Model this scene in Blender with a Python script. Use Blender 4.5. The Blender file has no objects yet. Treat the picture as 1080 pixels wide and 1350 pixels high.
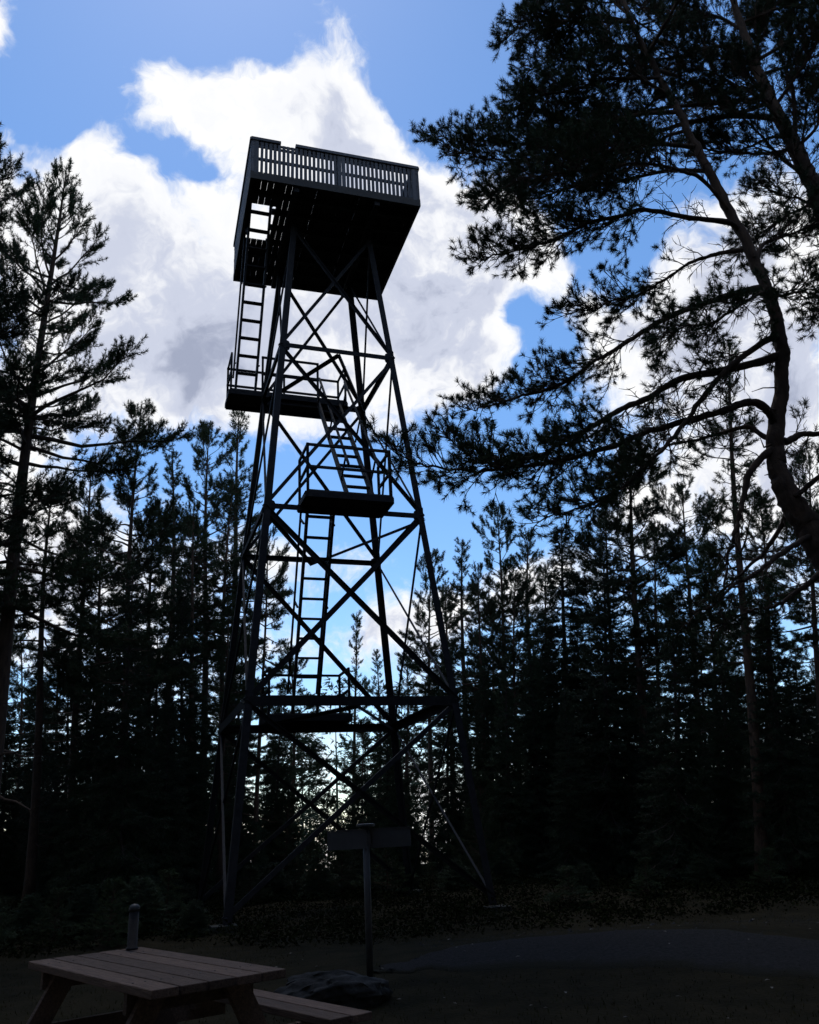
import bpy, math, random
import numpy as np
from mathutils import Vector, Matrix

# ------------------------------------------------------------------ camera
sc = bpy.context.scene
F_PX, PITCH, ROLL, CAM_H = 1107.4, 0.3662, -0.0541, 1.35      # measured from the tower and the table
cp, sp = math.cos(PITCH), math.sin(PITCH)
FW = np.array([0, cp, sp]); _up = np.array([0, -sp, cp]); _rt = np.array([1., 0, 0])
_c, _s = math.cos(ROLL), math.sin(ROLL)
RT = _c * _rt + _s * _up; UP = -_s * _rt + _c * _up
CAM = np.array([0, 0, CAM_H])
cam = bpy.data.cameras.new('camera'); cam_ob = bpy.data.objects.new('camera', cam)
sc.collection.objects.link(cam_ob); sc.camera = cam_ob
cam.sensor_fit = 'HORIZONTAL'; cam.sensor_width = 36.0; cam.lens = 36.0 * F_PX / 1080
cam.clip_start = 0.05; cam.clip_end = 3000
m = Matrix.Identity(4)
for i in range(3):
    m[i][0], m[i][1], m[i][2], m[i][3] = RT[i], UP[i], -FW[i], CAM[i]
cam_ob.matrix_world = m

def ray(u, v):
    return FW + (u - 540) / F_PX * RT + (675 - v) / F_PX * UP
def at(u, v, Y):                      # the world point at forward distance Y
    d = ray(u, v); return CAM + d * (Y / d[1])
def atz(u, v, z):                     # the world point at height z
    d = ray(u, v); return CAM + d * ((z - CAM_H) / d[2])
def azel(u, v):
    d = ray(u, v); d = d / np.linalg.norm(d)
    return math.degrees(math.atan2(d[0], d[1])), math.degrees(math.asin(d[2]))

# ------------------------------------------------------------------ sky
SUN_AZ, SUN_EL = -16.0, 62.0
SKY_STRENGTH, EXPOSURE = 0.15, 0.0
world = bpy.data.worlds.new('World'); sc.world = world; world.use_nodes = True
nt = world.node_tree; nt.nodes.clear()
def N(t, **kw):
    n = nt.nodes.new(t)
    for k, v in kw.items(): setattr(n, k, v)
    return n
def L(a, b): nt.links.new(a, b)
def M(op, a, b=None, c=None, clamp=False):
    n = N('ShaderNodeMath', operation=op); n.use_clamp = clamp
    for i, x in enumerate((a, b, c)):
        if x is None: continue
        if isinstance(x, (int, float)): n.inputs[i].default_value = x
        else: L(x, n.inputs[i])
    return n.outputs[0]
def smooth(x, lo, hi):
    n = N('ShaderNodeMapRange', interpolation_type='SMOOTHSTEP')
    L(x, n.inputs[0]); n.inputs[1].default_value = lo; n.inputs[2].default_value = hi
    return n.outputs[0]
tc = N('ShaderNodeTexCoord')
sky = N('ShaderNodeTexSky', sky_type='NISHITA'); sky.sun_disc = False
sky.sun_elevation = math.radians(SUN_EL); sky.sun_rotation = math.radians(SUN_AZ)
sky.air_density = 1.0; sky.dust_density = 0.15; sky.ozone_density = 2.0; sky.altitude = 300
def noise(vec, scale, detail, rough=0.55, lac=2.0, out=0, dist=0.0):
    n = N('ShaderNodeTexNoise'); L(vec, n.inputs['Vector'])
    n.inputs['Scale'].default_value = scale; n.inputs['Detail'].default_value = detail
    n.inputs['Roughness'].default_value = rough; n.inputs['Lacunarity'].default_value = lac
    n.inputs['Distortion'].default_value = dist
    return n.outputs[out]
D = tc.outputs['Generated']
# domain warp so that the cloud outlines curl
w1 = noise(D, 7.0, 4, 0.6, out=1)
vm = N('ShaderNodeVectorMath', operation='SUBTRACT'); L(w1, vm.inputs[0]); vm.inputs[1].default_value = (.5, .5, .5)
vs = N('ShaderNodeVectorMath', operation='SCALE'); L(vm.outputs[0], vs.inputs[0]); vs.inputs['Scale'].default_value = 0.13
va = N('ShaderNodeVectorMath', operation='ADD'); L(D, va.inputs[0]); L(vs.outputs[0], va.inputs[1])
vn = N('ShaderNodeVectorMath', operation='NORMALIZE'); L(va.outputs[0], vn.inputs[0])
sx = N('ShaderNodeSeparateXYZ'); L(vn.outputs[0], sx.inputs[0])
AZ = M('DEGREES', M('ARCTAN2', sx.outputs[0], sx.outputs[1])); EL = M('DEGREES', M('ARCSINE', sx.outputs[2]))
AE = N('ShaderNodeCombineXYZ'); L(AZ, AE.inputs[0]); L(EL, AE.inputs[1])
def blob(acc, u, v, rx, ry, w):          # a soft patch round one direction of the sky
    a, e = azel(u, v); k = 0.0517
    kx = abs(azel(u + 40, v)[0] - a) / 40
    q = N('ShaderNodeVectorMath', operation='MULTIPLY_ADD'); L(AE.outputs[0], q.inputs[0])
    q.inputs[1].default_value = (1 / (rx * kx), 1 / (ry * k), 0); q.inputs[2].default_value = (-a / (rx * kx), -e / (ry * k), 0)
    d = N('ShaderNodeVectorMath', operation='DOT_PRODUCT'); L(q.outputs[0], d.inputs[0]); L(q.outputs[0], d.inputs[1])
    return M('MULTIPLY_ADD', M('POWER', 0.3679, d.outputs['Value']), w, acc)
BLOBS = [  # u, v, radius x, radius y, weight: cumulus (+) and clear gaps (-)
    (465, 120, 62, 75, 1.0), (400, 150, 80, 60, .8), (300, 120, 90, 45, .85), (235, 115, 45, 40, .55),
    (280, 185, 55, 45, .5), (470, 250, 100, 110, 1.1), (560, 300, 90, 90, 1.5), (640, 350, 80, 75, 1.2),
    (570, 440, 90, 90, 1.4), (430, 430, 130, 130, .9), (290, 380, 120, 110, 1.0), (160, 300, 130, 80, .95),
    (50, 250, 90, 60, .9), (130, 430, 140, 110, .9), (50, 560, 120, 120, .6), (270, 490, 90, 70, .6),
    (4, 66, 40, 42, 1.35), (60, 165, 60, 30, -.7), (330, 525, 150, 55, .6), (620, 300, 70, 60, .5), (690, 350, 60, 45, .6), (620, 480, 50, 60, .5), (150, 175, 50, 30, .35), (560, 220, 40, 40, .35), (150, 190, 40, 25, .55), (520, 560, 60, 40, .4), (150, 195, 45, 22, .35),
    (980, 300, 130, 80, .9), (940, 430, 150, 120, .75), (870, 530, 110, 110, .7), (1060, 520, 110, 130, 1.2),
    (800, 420, 70, 50, .8), (770, 590, 60, 40, .4),
    (400, 740, 110, 40, .75), (470, 840, 110, 50, .85), (560, 860, 70, 60, .6), (700, 770, 75, 45, 1.0), (600, 800, 70, 45, .6), (180, 800, 180, 90, .7), (840, 680, 70, 60, .9),
    (980, 640, 100, 80, .7), (60, 700, 90, 90, .6), (420, 985, 60, 30, .6),
    (600, 110, 60, 110, -1.0), (200, 30, 200, 45, -.8), (680, 60, 130, 110, -1.0), (225, 214, 62, 19, -1.15), (140, 165, 45, 16, -.6), (290, 232, 25, 12, -.5), (110, 120, 80, 50, -.9),
    (705, 440, 45, 50, -1.0), (800, 320, 80, 50, -.7), (860, 130, 190, 100, -1.2), (690, 600, 110, 60, -.9), (430, 620, 170, 38, -.9), (230, 590, 40, 30, -.5),
    (440, 800, 40, 30, -.4), (690, 690, 100, 38, -.6), (60, 900, 50, 30, -.6), (560, 720, 80, 45, -.6), (440, 700, 60, 30, -.4), (860, 590, 40, 40, -.4)]
acc = 0.0
for b in BLOBS: acc = blob(acc, *b)
big = noise(D, 3.1, 3, 0.5)                       # the same broken cumulus goes on all round
base = M('MULTIPLY', M('SUBTRACT', big, 0.52), 2.2)
fbm = noise(va.outputs[0], 11.0, 12, 0.62, 2.1)
det = M('MULTIPLY', M('SUBTRACT', fbm, 0.5), 2.5)
# inside the stretch of sky that is fixed by the blobs the loose cover counts less
ca, ce = azel(540, 500)
dq = M('ADD', M('POWER', M('MULTIPLY', M('SUBTRACT', AZ, ca), 1 / 36.0), 2.0), M('POWER', M('MULTIPLY', M('SUBTRACT', EL, ce), 1 / 36.0), 2.0))
inn = M('EXPONENT', M('MULTIPLY', dq, -1.0))
base = M('MULTIPLY', base, M('SUBTRACT', 1.0, M('MULTIPLY', inn, 0.85)))
low = M('MULTIPLY', M('SUBTRACT', 1.0, smooth(EL, -3.0, 7.0)), 0.8)    # banks of cloud close up towards the horizon
body = M('ADD', M('ADD', M('SUBTRACT', acc, M('MULTIPLY', inn, 0.45)), base), low)
field = M('ADD', body, det)
fine = noise(va.outputs[0], 34.0, 9, 0.66, 2.1)
alpha = smooth(M('ADD', field, M('MULTIPLY', M('SUBTRACT', fine, 0.5), 0.9)), -0.24, 0.66)
# the cloud is lit from behind: thin rims shine, thick bellies are grey, sides turned to the sun are bright
su = (math.sin(math.radians(SUN_AZ)) * math.cos(math.radians(SUN_EL)), math.cos(math.radians(SUN_AZ)) * math.cos(math.radians(SUN_EL)), math.sin(math.radians(SUN_EL)))
vo = N('ShaderNodeVectorMath', operation='ADD'); L(va.outputs[0], vo.inputs[0]); vo.inputs[1].default_value = tuple(0.035 * q for q in su)
fb2 = noise(vo.outputs[0], 11.0, 5, 0.6, 2.1)
rel = M('MULTIPLY', M('SUBTRACT', fb2, fbm), 1.6)
sh2 = noise(va.outputs[0], 4.2, 4, 0.55)
thick = M('ADD', M('MULTIPLY', smooth(M('ADD', body, M('MULTIPLY', det, 0.5)), 0.25, 1.9), M('ADD', 0.35, M('MULTIPLY', smooth(sh2, 0.30, 0.78), 0.85))), rel)
dt = N('ShaderNodeVectorMath', operation='DOT_PRODUCT'); L(D, dt.inputs[0]); dt.inputs[1].default_value = su
far_sun = M('SUBTRACT', 1.0, smooth(dt.outputs['Value'], 0.80, 0.945))     # cloud further from the sun scatters less of it
thick = M('ADD', M('MULTIPLY', thick, M('ADD', 0.78, M('MULTIPLY', far_sun, 0.50))), M('MULTIPLY', far_sun, 0.16))
thick = M('ADD', M('MULTIPLY', thick, 0.84), M('MULTIPLY', M('SUBTRACT', fine, 0.5), 0.30))
cr = N('ShaderNodeValToRGB'); L(thick, cr.inputs[0])
cr.color_ramp.interpolation = 'EASE'
e = cr.color_ramp.elements
e[0].position = 0.0; e[0].color = (1.0, 1.0, 1.0, 1)
e[1].position = 0.96; e[1].color = (0.36, 0.40, 0.53, 1)
k = e.new(0.22); k.color = (0.93, 0.94, 0.97, 1)
k = e.new(0.55); k.color = (0.60, 0.64, 0.77, 1)
bg1 = N('ShaderNodeBackground'); hs = N('ShaderNodeHueSaturation'); hs.inputs['Saturation'].default_value = 1.18; hs.inputs['Value'].default_value = 1.16; L(sky.outputs[0], hs.inputs['Color']); L(hs.outputs[0], bg1.inputs[0]); bg1.inputs[1].default_value = SKY_STRENGTH
bg2 = N('ShaderNodeBackground'); L(cr.outputs[0], bg2.inputs[0]); bg2.inputs[1].default_value = 1.04
mix = N('ShaderNodeMixShader'); L(alpha, mix.inputs[0]); L(bg1.outputs[0], mix.inputs[1]); L(bg2.outputs[0], mix.inputs[2])
wo = N('ShaderNodeOutputWorld'); L(mix.outputs[0], wo.inputs[0])
world.cycles.sampling_method = 'MANUAL'; world.cycles.sample_map_resolution = 512

# ------------------------------------------------------------------ sun (behind cloud) and exposure
sun = bpy.data.lights.new('sun', 'SUN'); sun.energy = 0.5; sun.angle = math.radians(10); sun.color = (1, .95, .88)
sun_ob = bpy.data.objects.new('sun', sun); sc.collection.objects.link(sun_ob)
a, e_ = math.radians(SUN_AZ), math.radians(SUN_EL)
sd = Vector((math.sin(a) * math.cos(e_), math.cos(a) * math.cos(e_), math.sin(e_)))
sun_ob.rotation_euler = sd.to_track_quat('Z', 'Y').to_euler()
sun_ob.location = (0, 0, 30)
vsn = sc.view_settings
vsn.view_transform = 'Standard'; vsn.look = 'None'; vsn.exposure = EXPOSURE; vsn.gamma = 1.0; vsn.use_curve_mapping = False
sc.cycles.max_bounces = 3; sc.cycles.diffuse_bounces = 1; sc.cycles.glossy_bounces = 1
sc.cycles.use_adaptive_sampling = True; sc.cycles.adaptive_threshold = 0.02; sc.cycles.use_denoising = True

# ------------------------------------------------------------------ materials
def mat(name, c1, c2=None, scale=8.0, rough=0.85, bump=0.0, stretch=(1, 1, 1), metal=0.0, spec=0.3, detail=6, bscale=None):
    mt = bpy.data.materials.new(name); mt.use_nodes = True
    t = mt.node_tree; b = t.nodes['Principled BSDF']
    b.inputs['Roughness'].default_value = rough; b.inputs['Metallic'].default_value = metal
    b.inputs['Specular IOR Level'].default_value = spec
    co = t.nodes.new('ShaderNodeTexCoord'); mp = t.nodes.new('ShaderNodeMapping'); mp.inputs['Scale'].default_value = stretch
    t.links.new(co.outputs['Object'], mp.inputs[0])
    n = t.nodes.new('ShaderNodeTexNoise'); n.inputs['Scale'].default_value = scale; n.inputs['Detail'].default_value = detail
    n.inputs['Roughness'].default_value = 0.65; t.links.new(mp.outputs[0], n.inputs['Vector'])
    r = t.nodes.new('ShaderNodeValToRGB'); r.color_ramp.elements[0].position = .3; r.color_ramp.elements[1].position = .7
    r.color_ramp.elements[0].color = (*c1, 1); r.color_ramp.elements[1].color = (*(c2 or c1), 1)
    t.links.new(n.outputs[0], r.inputs[0])
    oi = t.nodes.new('ShaderNodeObjectInfo'); mv = t.nodes.new('ShaderNodeMapRange'); mv.inputs[3].default_value = .72; mv.inputs[4].default_value = 1.28
    t.links.new(oi.outputs['Random'], mv.inputs[0]); hv = t.nodes.new('ShaderNodeHueSaturation'); t.links.new(mv.outputs[0], hv.inputs['Value']); t.links.new(r.outputs[0], hv.inputs['Color'])
    t.links.new(hv.outputs[0], b.inputs['Base Color'])
    if bump:
        n2 = t.nodes.new('ShaderNodeTexNoise'); n2.inputs['Scale'].default_value = bscale or scale * 2.5; n2.inputs['Detail'].default_value = 8
        t.links.new(mp.outputs[0], n2.inputs['Vector'])
        bp = t.nodes.new('ShaderNodeBump'); bp.inputs['Strength'].default_value = bump; bp.inputs['Distance'].default_value = 0.03
        t.links.new(n2.outputs[0], bp.inputs['Height']); t.links.new(bp.outputs[0], b.inputs['Normal'])
    return mt
MT = dict(
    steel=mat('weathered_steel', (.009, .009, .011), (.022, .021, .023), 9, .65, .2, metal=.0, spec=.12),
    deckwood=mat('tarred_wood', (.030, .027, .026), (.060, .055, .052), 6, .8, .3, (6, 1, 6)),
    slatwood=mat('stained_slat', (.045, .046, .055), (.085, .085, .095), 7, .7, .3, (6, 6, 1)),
    tablewood=mat('weathered_table_wood', (.050, .031, .024), (.120, .079, .059), 5, .75, .4, (1.2, 14, 14), spec=.15),
    bark=mat('pine_bark', (.040, .026, .018), (.095, .058, .038), 10, .95, .8, (1, 1, .35)),
    bark2=mat('grey_pine_bark', (.035, .028, .023), (.075, .058, .047), 10, .95, .8, (1, 1, .35)),
    needle=mat('pine_needle', (.026, .040, .016), (.045, .065, .026), 1.5, .7, spec=.2),
    needle2=mat('spruce_needle', (.022, .036, .018), (.036, .055, .024), 1.5, .7, spec=.2),
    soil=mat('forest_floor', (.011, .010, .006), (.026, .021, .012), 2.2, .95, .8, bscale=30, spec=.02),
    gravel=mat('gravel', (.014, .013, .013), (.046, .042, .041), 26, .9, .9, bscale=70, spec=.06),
    grass=mat('dry_grass', (.016, .018, .006), (.032, .028, .010), 3, .9, spec=.02),
    shadeleaf=mat('dark_shade_leaf', (.007, .010, .004), (.016, .017, .007), 2.5, 1.0, spec=.0),  # leaf colour near black, standing for the shade under the trees
    leaf=mat('fallen_leaf', (.06, .05, .04), (.26, .23, .19), 4, .7),
    rock=mat('granite', (.010, .010, .010), (.044, .043, .042), 5, .85, .9, bscale=14, spec=.1),
    sign=mat('painted_sign', (.026, .027, .032), (.044, .046, .053), 4, .45, .05),
    galv=mat('galvanised_post', (.022, .022, .024), (.042, .042, .045), 9, .5, .05, metal=.1, spec=.3),
    concrete=mat('mossy_concrete', (.018, .019, .013), (.040, .040, .034), 7, .9, .4),
)

# ------------------------------------------------------------------ mesh helpers
class MB:
    def __init__(s): s.v = []; s.f = []; s.n = 0
    def add(s, v, f):
        v = np.asarray(v, float).reshape(-1, 3)
        s.f.extend(tuple(i + s.n for i in q) for q in f); s.v.append(v); s.n += len(v)
    def build(s, name, material, parent=None, smooth=False):
        me = bpy.data.meshes.new(name)
        me.from_pydata(np.concatenate(s.v).tolist() if s.v else [], [], s.f)
        me.materials.append(MT[material])
        if smooth: me.polygons.foreach_set('use_smooth', [True] * len(me.polygons))
        return link(name, me, parent)
def link(name, me, parent=None):
    o = bpy.data.objects.new(name, me); sc.collection.objects.link(o)
    if parent is not None: o.parent = parent
    return o
def tag(o, label=None, cat=None, group=None, kind=None):
    if label: o['label'] = label
    if cat: o['category'] = cat
    if group: o['group'] = group
    if kind: o['kind'] = kind
    return o
def empty(name, loc, rz=0.0, label=None, cat=None, group=None):
    o = bpy.data.objects.new(name, None); sc.collection.objects.link(o)
    o.location = [float(x) for x in loc]; o.rotation_euler = (0, 0, rz); o.empty_display_size = .2
    return tag(o, label, cat, group)
BOXF = [(0, 3, 2, 1), (4, 5, 6, 7), (0, 1, 5, 4), (1, 2, 6, 5), (2, 3, 7, 6), (3, 0, 4, 7)]
def box(mb, x0, x1, y0, y1, z0, z1):
    mb.add([(x0, y0, z0), (x1, y0, z0), (x1, y1, z0), (x0, y1, z0), (x0, y0, z1), (x1, y0, z1), (x1, y1, z1), (x0, y1, z1)], BOXF)
def unit(v): v = np.asarray(v, float); return v / (np.linalg.norm(v) + 1e-12)
def prism(mb, a, b, prof, u, w):       # extrude a profile (list of (p, q)) from a to b; u, w are its axes
    a, b = np.asarray(a, float), np.asarray(b, float); n = len(prof)
    P = np.array([p * u + q * w for p, q in prof])
    fs = [(i, (i + 1) % n, n + (i + 1) % n, n + i) for i in range(n)] + [tuple(range(n - 1, -1, -1)), tuple(range(n, 2 * n))]
    mb.add(np.concatenate([a + P, b + P]), fs)
def angle_bar(mb, a, b, w, t, nrm, flip=1):   # steel angle: one flange in the face, one turned inwards
    d = unit(np.asarray(b, float) - a); nrm = np.asarray(nrm, float); nrm = unit(nrm - d * (d @ nrm)); u = np.cross(d, nrm) * flip
    h = w / 2
    prism(mb, a, b, [(-h, 0), (h, 0), (h, -t), (-h + t, -t), (-h + t, -w * .8), (-h, -w * .8)], u, nrm)
def bar(mb, a, b, w, h, up=(0, 0, 1)):         # rectangular bar
    d = unit(np.asarray(b, float) - a); up = np.asarray(up, float)
    if abs(d @ up) > .98: up = np.array([0, 1., 0])
    s_ = unit(np.cross(d, up)); u2 = np.cross(s_, d)
    prism(mb, a, b, [(-w / 2, -h / 2), (w / 2, -h / 2), (w / 2, h / 2), (-w / 2, h / 2)], s_, u2)
def tube(mb, P, R, k=8, cap=True):
    P = np.asarray(P, float); n = len(P); T = np.gradient(P, axis=0); T /= np.linalg.norm(T, axis=1)[:, None] + 1e-9
    ref = np.array([.31, .27, .91]) if abs(T[0][2]) < .8 else np.array([1., .1, 0])
    S = np.cross(T, ref); S /= np.linalg.norm(S, axis=1)[:, None] + 1e-9; W = np.cross(T, S)
    an = np.linspace(0, 2 * math.pi, k, endpoint=False)
    V = P[:, None] + np.asarray(R)[:, None, None] * (np.cos(an)[None, :, None] * S[:, None] + np.sin(an)[None, :, None] * W[:, None])
    fs = [(i * k + j, i * k + (j + 1) % k, (i + 1) * k + (j + 1) % k, (i + 1) * k + j) for i in range(n - 1) for j in range(k)]
    if cap: fs += [tuple(range(k - 1, -1, -1)), tuple((n - 1) * k + j for j in range(k))]
    mb.add(V.reshape(-1, 3), fs)
def tri_mesh(name, V, material):       # V: (n,3,3) loose triangles, fast
    n = len(V); me = bpy.data.meshes.new(name)
    me.vertices.add(n * 3); me.vertices.foreach_set('co', np.ascontiguousarray(V, np.float32).ravel())
    me.loops.add(n * 3); me.loops.foreach_set('vertex_index', np.arange(n * 3, dtype=np.int32))
    me.polygons.add(n); me.polygons.foreach_set('loop_start', np.arange(0, n * 3, 3, dtype=np.int32))
    me.polygons.foreach_set('loop_total', np.full(n, 3, np.int32))
    me.materials.append(MT[material]); me.update(calc_edges=True); return me

# ------------------------------------------------------------------ ground
def gh(x, y):
    x = np.asarray(x, float); y = np.asarray(y, float)
    r = np.hypot(x, y - 8)
    h = .05 * np.sin(x * .5 + 1) * np.sin(y * .37) + .03 * np.sin(x * 1.3 + y * .9)
    h = h * np.clip((r - 2) / 6, 0.15, 1)
    h = h + .20 * np.exp(-(((x - 2.6) / 3.6) ** 2 + ((y - 10.4) / 2.0) ** 2))      # low bare hump
    h = h + .10 * np.clip((y - 12) / 6, 0, 1)
    h = h - np.clip(r - 34, 0, 1e9) ** 1.25 * .10 * (np.clip(r - 34, 0, 400) < 60) - (np.clip(r - 34, 0, 400) >= 60) * (60 ** 1.25 * .10)
    return h
def ground():
    q = np.concatenate([np.linspace(0, 12, 73), 12 + np.cumsum(np.geomspace(.25, 60, 38))])
    xs = np.concatenate([-q[:0:-1], q]); ys = xs + 8
    X, Y = np.meshgrid(xs, ys); Z = gh(X, Y); n = len(xs)
    V = np.stack([X, Y, Z], -1).reshape(-1, 3)
    fs = [(j * n + i, j * n + i + 1, (j + 1) * n + i + 1, (j + 1) * n + i) for j in range(n - 1) for i in range(n - 1)]
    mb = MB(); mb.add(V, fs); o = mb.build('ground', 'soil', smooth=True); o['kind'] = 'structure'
    o['label'] = 'dark forest floor of the clearing'; return o
ground()
def path():
    far = [(495, 1279), (540, 1266), (600, 1250), (700, 1240), (820, 1236), (950, 1239), (1080, 1246), (1180, 1254)]
    near = [(500, 1281), (540, 1281), (600, 1281), (700, 1281), (820, 1279), (950, 1279), (1080, 1284), (1180, 1290)]
    mb = MB(); K, J = 90, 16; V = []
    fa = np.array([atz(u, v, .1)[:2] for u, v in far]); ne = np.array([atz(u, v, .1)[:2] for u, v in near])
    tt = np.linspace(0, 1, len(far)); ti = np.linspace(0, 1, K)
    rg = np.random.default_rng(4)
    A = np.stack([np.interp(ti, tt, fa[:, c]) for c in (0, 1)], -1); B = np.stack([np.interp(ti, tt, ne[:, c]) for c in (0, 1)], -1)
    sm_ = lambda a_: np.stack([np.convolve(np.pad(a_[:, c], 3, 'edge'), np.ones(7) / 7, 'valid') for c in (0, 1)], -1)
    A += sm_(rg.normal(0, .12, A.shape)); B += sm_(rg.normal(0, .16, B.shape))
    for j in range(J):
        P = A * (1 - j / (J - 1)) + B * j / (J - 1)
        edge = .02 if 1 < j < J - 2 else (.012 if 0 < j < J - 1 else -.03)
        V.append(np.stack([P[:, 0], P[:, 1], gh(P[:, 0], P[:, 1]) + edge], -1))
    fs = [(j * K + i, j * K + i + 1, (j + 1) * K + i + 1, (j + 1) * K + i) for j in range(J - 1) for i in range(K - 1)]
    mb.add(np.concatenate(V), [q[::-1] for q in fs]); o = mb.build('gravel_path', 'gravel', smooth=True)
    at_ = o.data.attributes.new('inside', 'FLOAT', 'POINT'); at_.data.foreach_set('value', [min(1.0, min(j * 1.6, (J - 1 - j)) / 5.0) * min(1, i / 9) for j in range(J) for i in range(K)])
    t = MT['gravel'].node_tree; an_ = t.nodes.new('ShaderNodeAttribute'); an_.attribute_name = 'inside'
    co = t.nodes.new('ShaderNodeTexCoord'); nz = t.nodes.new('ShaderNodeTexNoise'); nz.inputs['Scale'].default_value = 3.2; nz.inputs['Detail'].default_value = 9; nz.inputs['Roughness'].default_value = .7
    t.links.new(co.outputs['Object'], nz.inputs['Vector'])
    ad = t.nodes.new('ShaderNodeMath'); ad.operation = 'ADD'; t.links.new(an_.outputs['Fac'], ad.inputs[0]); t.links.new(nz.outputs[0], ad.inputs[1])
    mr = t.nodes.new('ShaderNodeMapRange'); mr.inputs[1].default_value = .78; mr.inputs[2].default_value = 1.12; t.links.new(ad.outputs[0], mr.inputs[0])
    bs = t.nodes['Principled BSDF']; old = bs.inputs['Base Color'].links[0].from_socket
    mx = t.nodes.new('ShaderNodeMix'); mx.data_type = 'RGBA'; mx.inputs[6].default_value = (.017, .015, .009, 1); t.links.new(mr.outputs[0], mx.inputs[0]); t.links.new(old, mx.inputs[7]); t.links.new(mx.outputs[2], bs.inputs['Base Color'])
    tag(o, 'bare grey gravel patch crossing the clearing', None, None, 'structure')
path()

# ------------------------------------------------------------------ lookout tower
TX, TY, TYAW = -1.8369, 17.5388, 0.3378
Z0 = float(gh(TX, TY)); ZL = [Z0 + .12] + [z + CAM_H for z in (2.34, 6.22, 10.2, 13.885)]
def half(z): return 2.2305 - .0901 * (z - CAM_H)
tower = empty('lookout_tower', (TX, TY, 0), TYAW, 'tall dark steel lattice lookout tower with ladders and slatted wooden top platform', 'tower')
CN = [(-1, -1), (1, -1), (1, 1), (-1, 1)]
def node(c, l, dz=0): z = ZL[l] + dz; h = half(z); return np.array([CN[c][0] * h, CN[c][1] * h, z])
FN = [np.array([0, -1., 0]), np.array([1., 0, 0]), np.array([0, 1., 0]), np.array([-1., 0, 0])]
for c in range(4):
    mb = MB(); n1 = unit([CN[c][0], CN[c][1], 0])
    a, b = node(c, 0, -.1), node(c, 4, -.02); d = unit(b - a)
    ux = np.array([-CN[c][0], 0, 0.]); uy = np.array([0, -CN[c][1], 0.]); w, t = .135, .016
    prof = [(0, 0), (w, 0), (w, t), (t, t), (t, w), (0, w)]
    if CN[c][0] * CN[c][1] < 0: prof = prof[::-1]
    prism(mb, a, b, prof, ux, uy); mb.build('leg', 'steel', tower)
    f = node(c, 0); mb = MB(); box(mb, f[0] - .2, f[0] + .2, f[1] - .2, f[1] + .2, Z0 - .4, float(gh(*(np.array([TX, TY]) + f[:2]))) + .06); mb.build('footing', 'concrete', tower)
for fi in range(4):
    ca_, cb_ = fi, (fi + 1) % 4; nr = FN[fi]
    for l in range(1, 4):
        mb = MB(); w = {1: .17, 2: .11, 3: .11}[l]
        angle_bar(mb, node(ca_, l) + nr * .004, node(cb_, l) + nr * .004, w, .014, nr); mb.build('horizontal_beam', 'steel', tower)
        for cc, s_ in ((ca_, 1), (cb_, -1)):
            p = node(cc, l) ; dd = unit(node(cb_, l) - node(ca_, l)) * s_
            mb = MB(); q = p - nr * .018
            prism(mb, q - nr * .006, q + nr * .004, [(0, -.2), (.2, -.11), (.24, 0), (.2, .11), (0, .2)], dd, np.array([0, 0, 1.])); mb.build('gusset_plate', 'steel', tower)
    for l in range(4):
        w = (.085, .095, .075, .075)[l] if fi % 2 == 0 else .06
        z_hi = -.12 if l == 3 else 0
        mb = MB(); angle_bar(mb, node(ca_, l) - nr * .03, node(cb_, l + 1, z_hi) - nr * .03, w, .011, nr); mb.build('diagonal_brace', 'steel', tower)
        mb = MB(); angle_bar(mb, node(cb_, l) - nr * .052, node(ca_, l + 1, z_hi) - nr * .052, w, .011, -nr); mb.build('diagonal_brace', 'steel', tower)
UPV = np.array([0, 0, 1.])
for l in (1, 2, 3):
    if l == 2: m_ = (node(2, l) + node(3, l)) / 2; ends = (0, 1)
    else: m_ = (node(0, l) + node(1, l)) / 2; ends = (2, 3)
    for c in ends:
        mb = MB(); angle_bar(mb, node(c, l, -.07), m_ - UPV * .07, .08, .011, UPV); mb.build('plan_brace', 'steel', tower)

def landing(name, x0, x1, y0, y1, zt, rails, label=None):
    ld = MB()                                                    # frame
    for (a, b) in (((x0, y0), (x1, y0)), ((x1, y0), (x1, y1)), ((x1, y1), (x0, y1)), ((x0, y1), (x0, y0))):
        a3, b3 = np.array([*a, zt - .065]), np.array([*b, zt - .065]); e3 = unit(b3 - a3) * .03
        bar(ld, a3 + e3, b3 - e3 * .0, .06, .125)
    o = ld.build('landing', 'steel', tower)
    if label: o['label'] = label
    n = max(4, int((y1 - y0) / .15)); w = (y1 - y0) / n
    for i in range(n):
        mb = MB(); box(mb, x0 + .01, x1 - .01, y0 + i * w + .006, y0 + (i + 1) * w - .006, zt + .003, zt + .04); mb.build('plank', 'deckwood', o)
    for (ax, ay, bx_, by_) in rails:
        a, b = np.array([ax, ay, zt + .04]), np.array([bx_, by_, zt + .04]); ln = np.linalg.norm(b - a); k_ = max(1, round(ln / 1.5))
        for i in range(k_ + 1):
            p = a + (b - a) * i / k_; mb = MB(); bar(mb, p - UPV * .15, p + UPV * .98, .05, .05, (1, 0, 0)); mb.build('post', 'steel', o)
        for hh in (.98, .5):
            e3 = unit(b - a) * .03
            mb = MB(); bar(mb, a + UPV * hh - e3, b + UPV * hh + e3, .045, .05); mb.build('rail', 'steel', o)
    return o
landing('landing', -2.1, .85, 1.22, 2.03, ZL[3] + .17, [(-2.07, 2.0, .82, 2.0), (-2.07, 1.25, -2.07, 2.0), (-1.3, 1.25, .1, 1.25), (.82, 1.25, .82, 2.0)])
landing('landing', -.93, .84, -2.2, -1.32, ZL[2] + .16, [(-.90, -2.17, .80, -2.17), (-.90, -2.17, -.90, -1.35), (.81, -2.17, .81, -1.35)])
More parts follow.
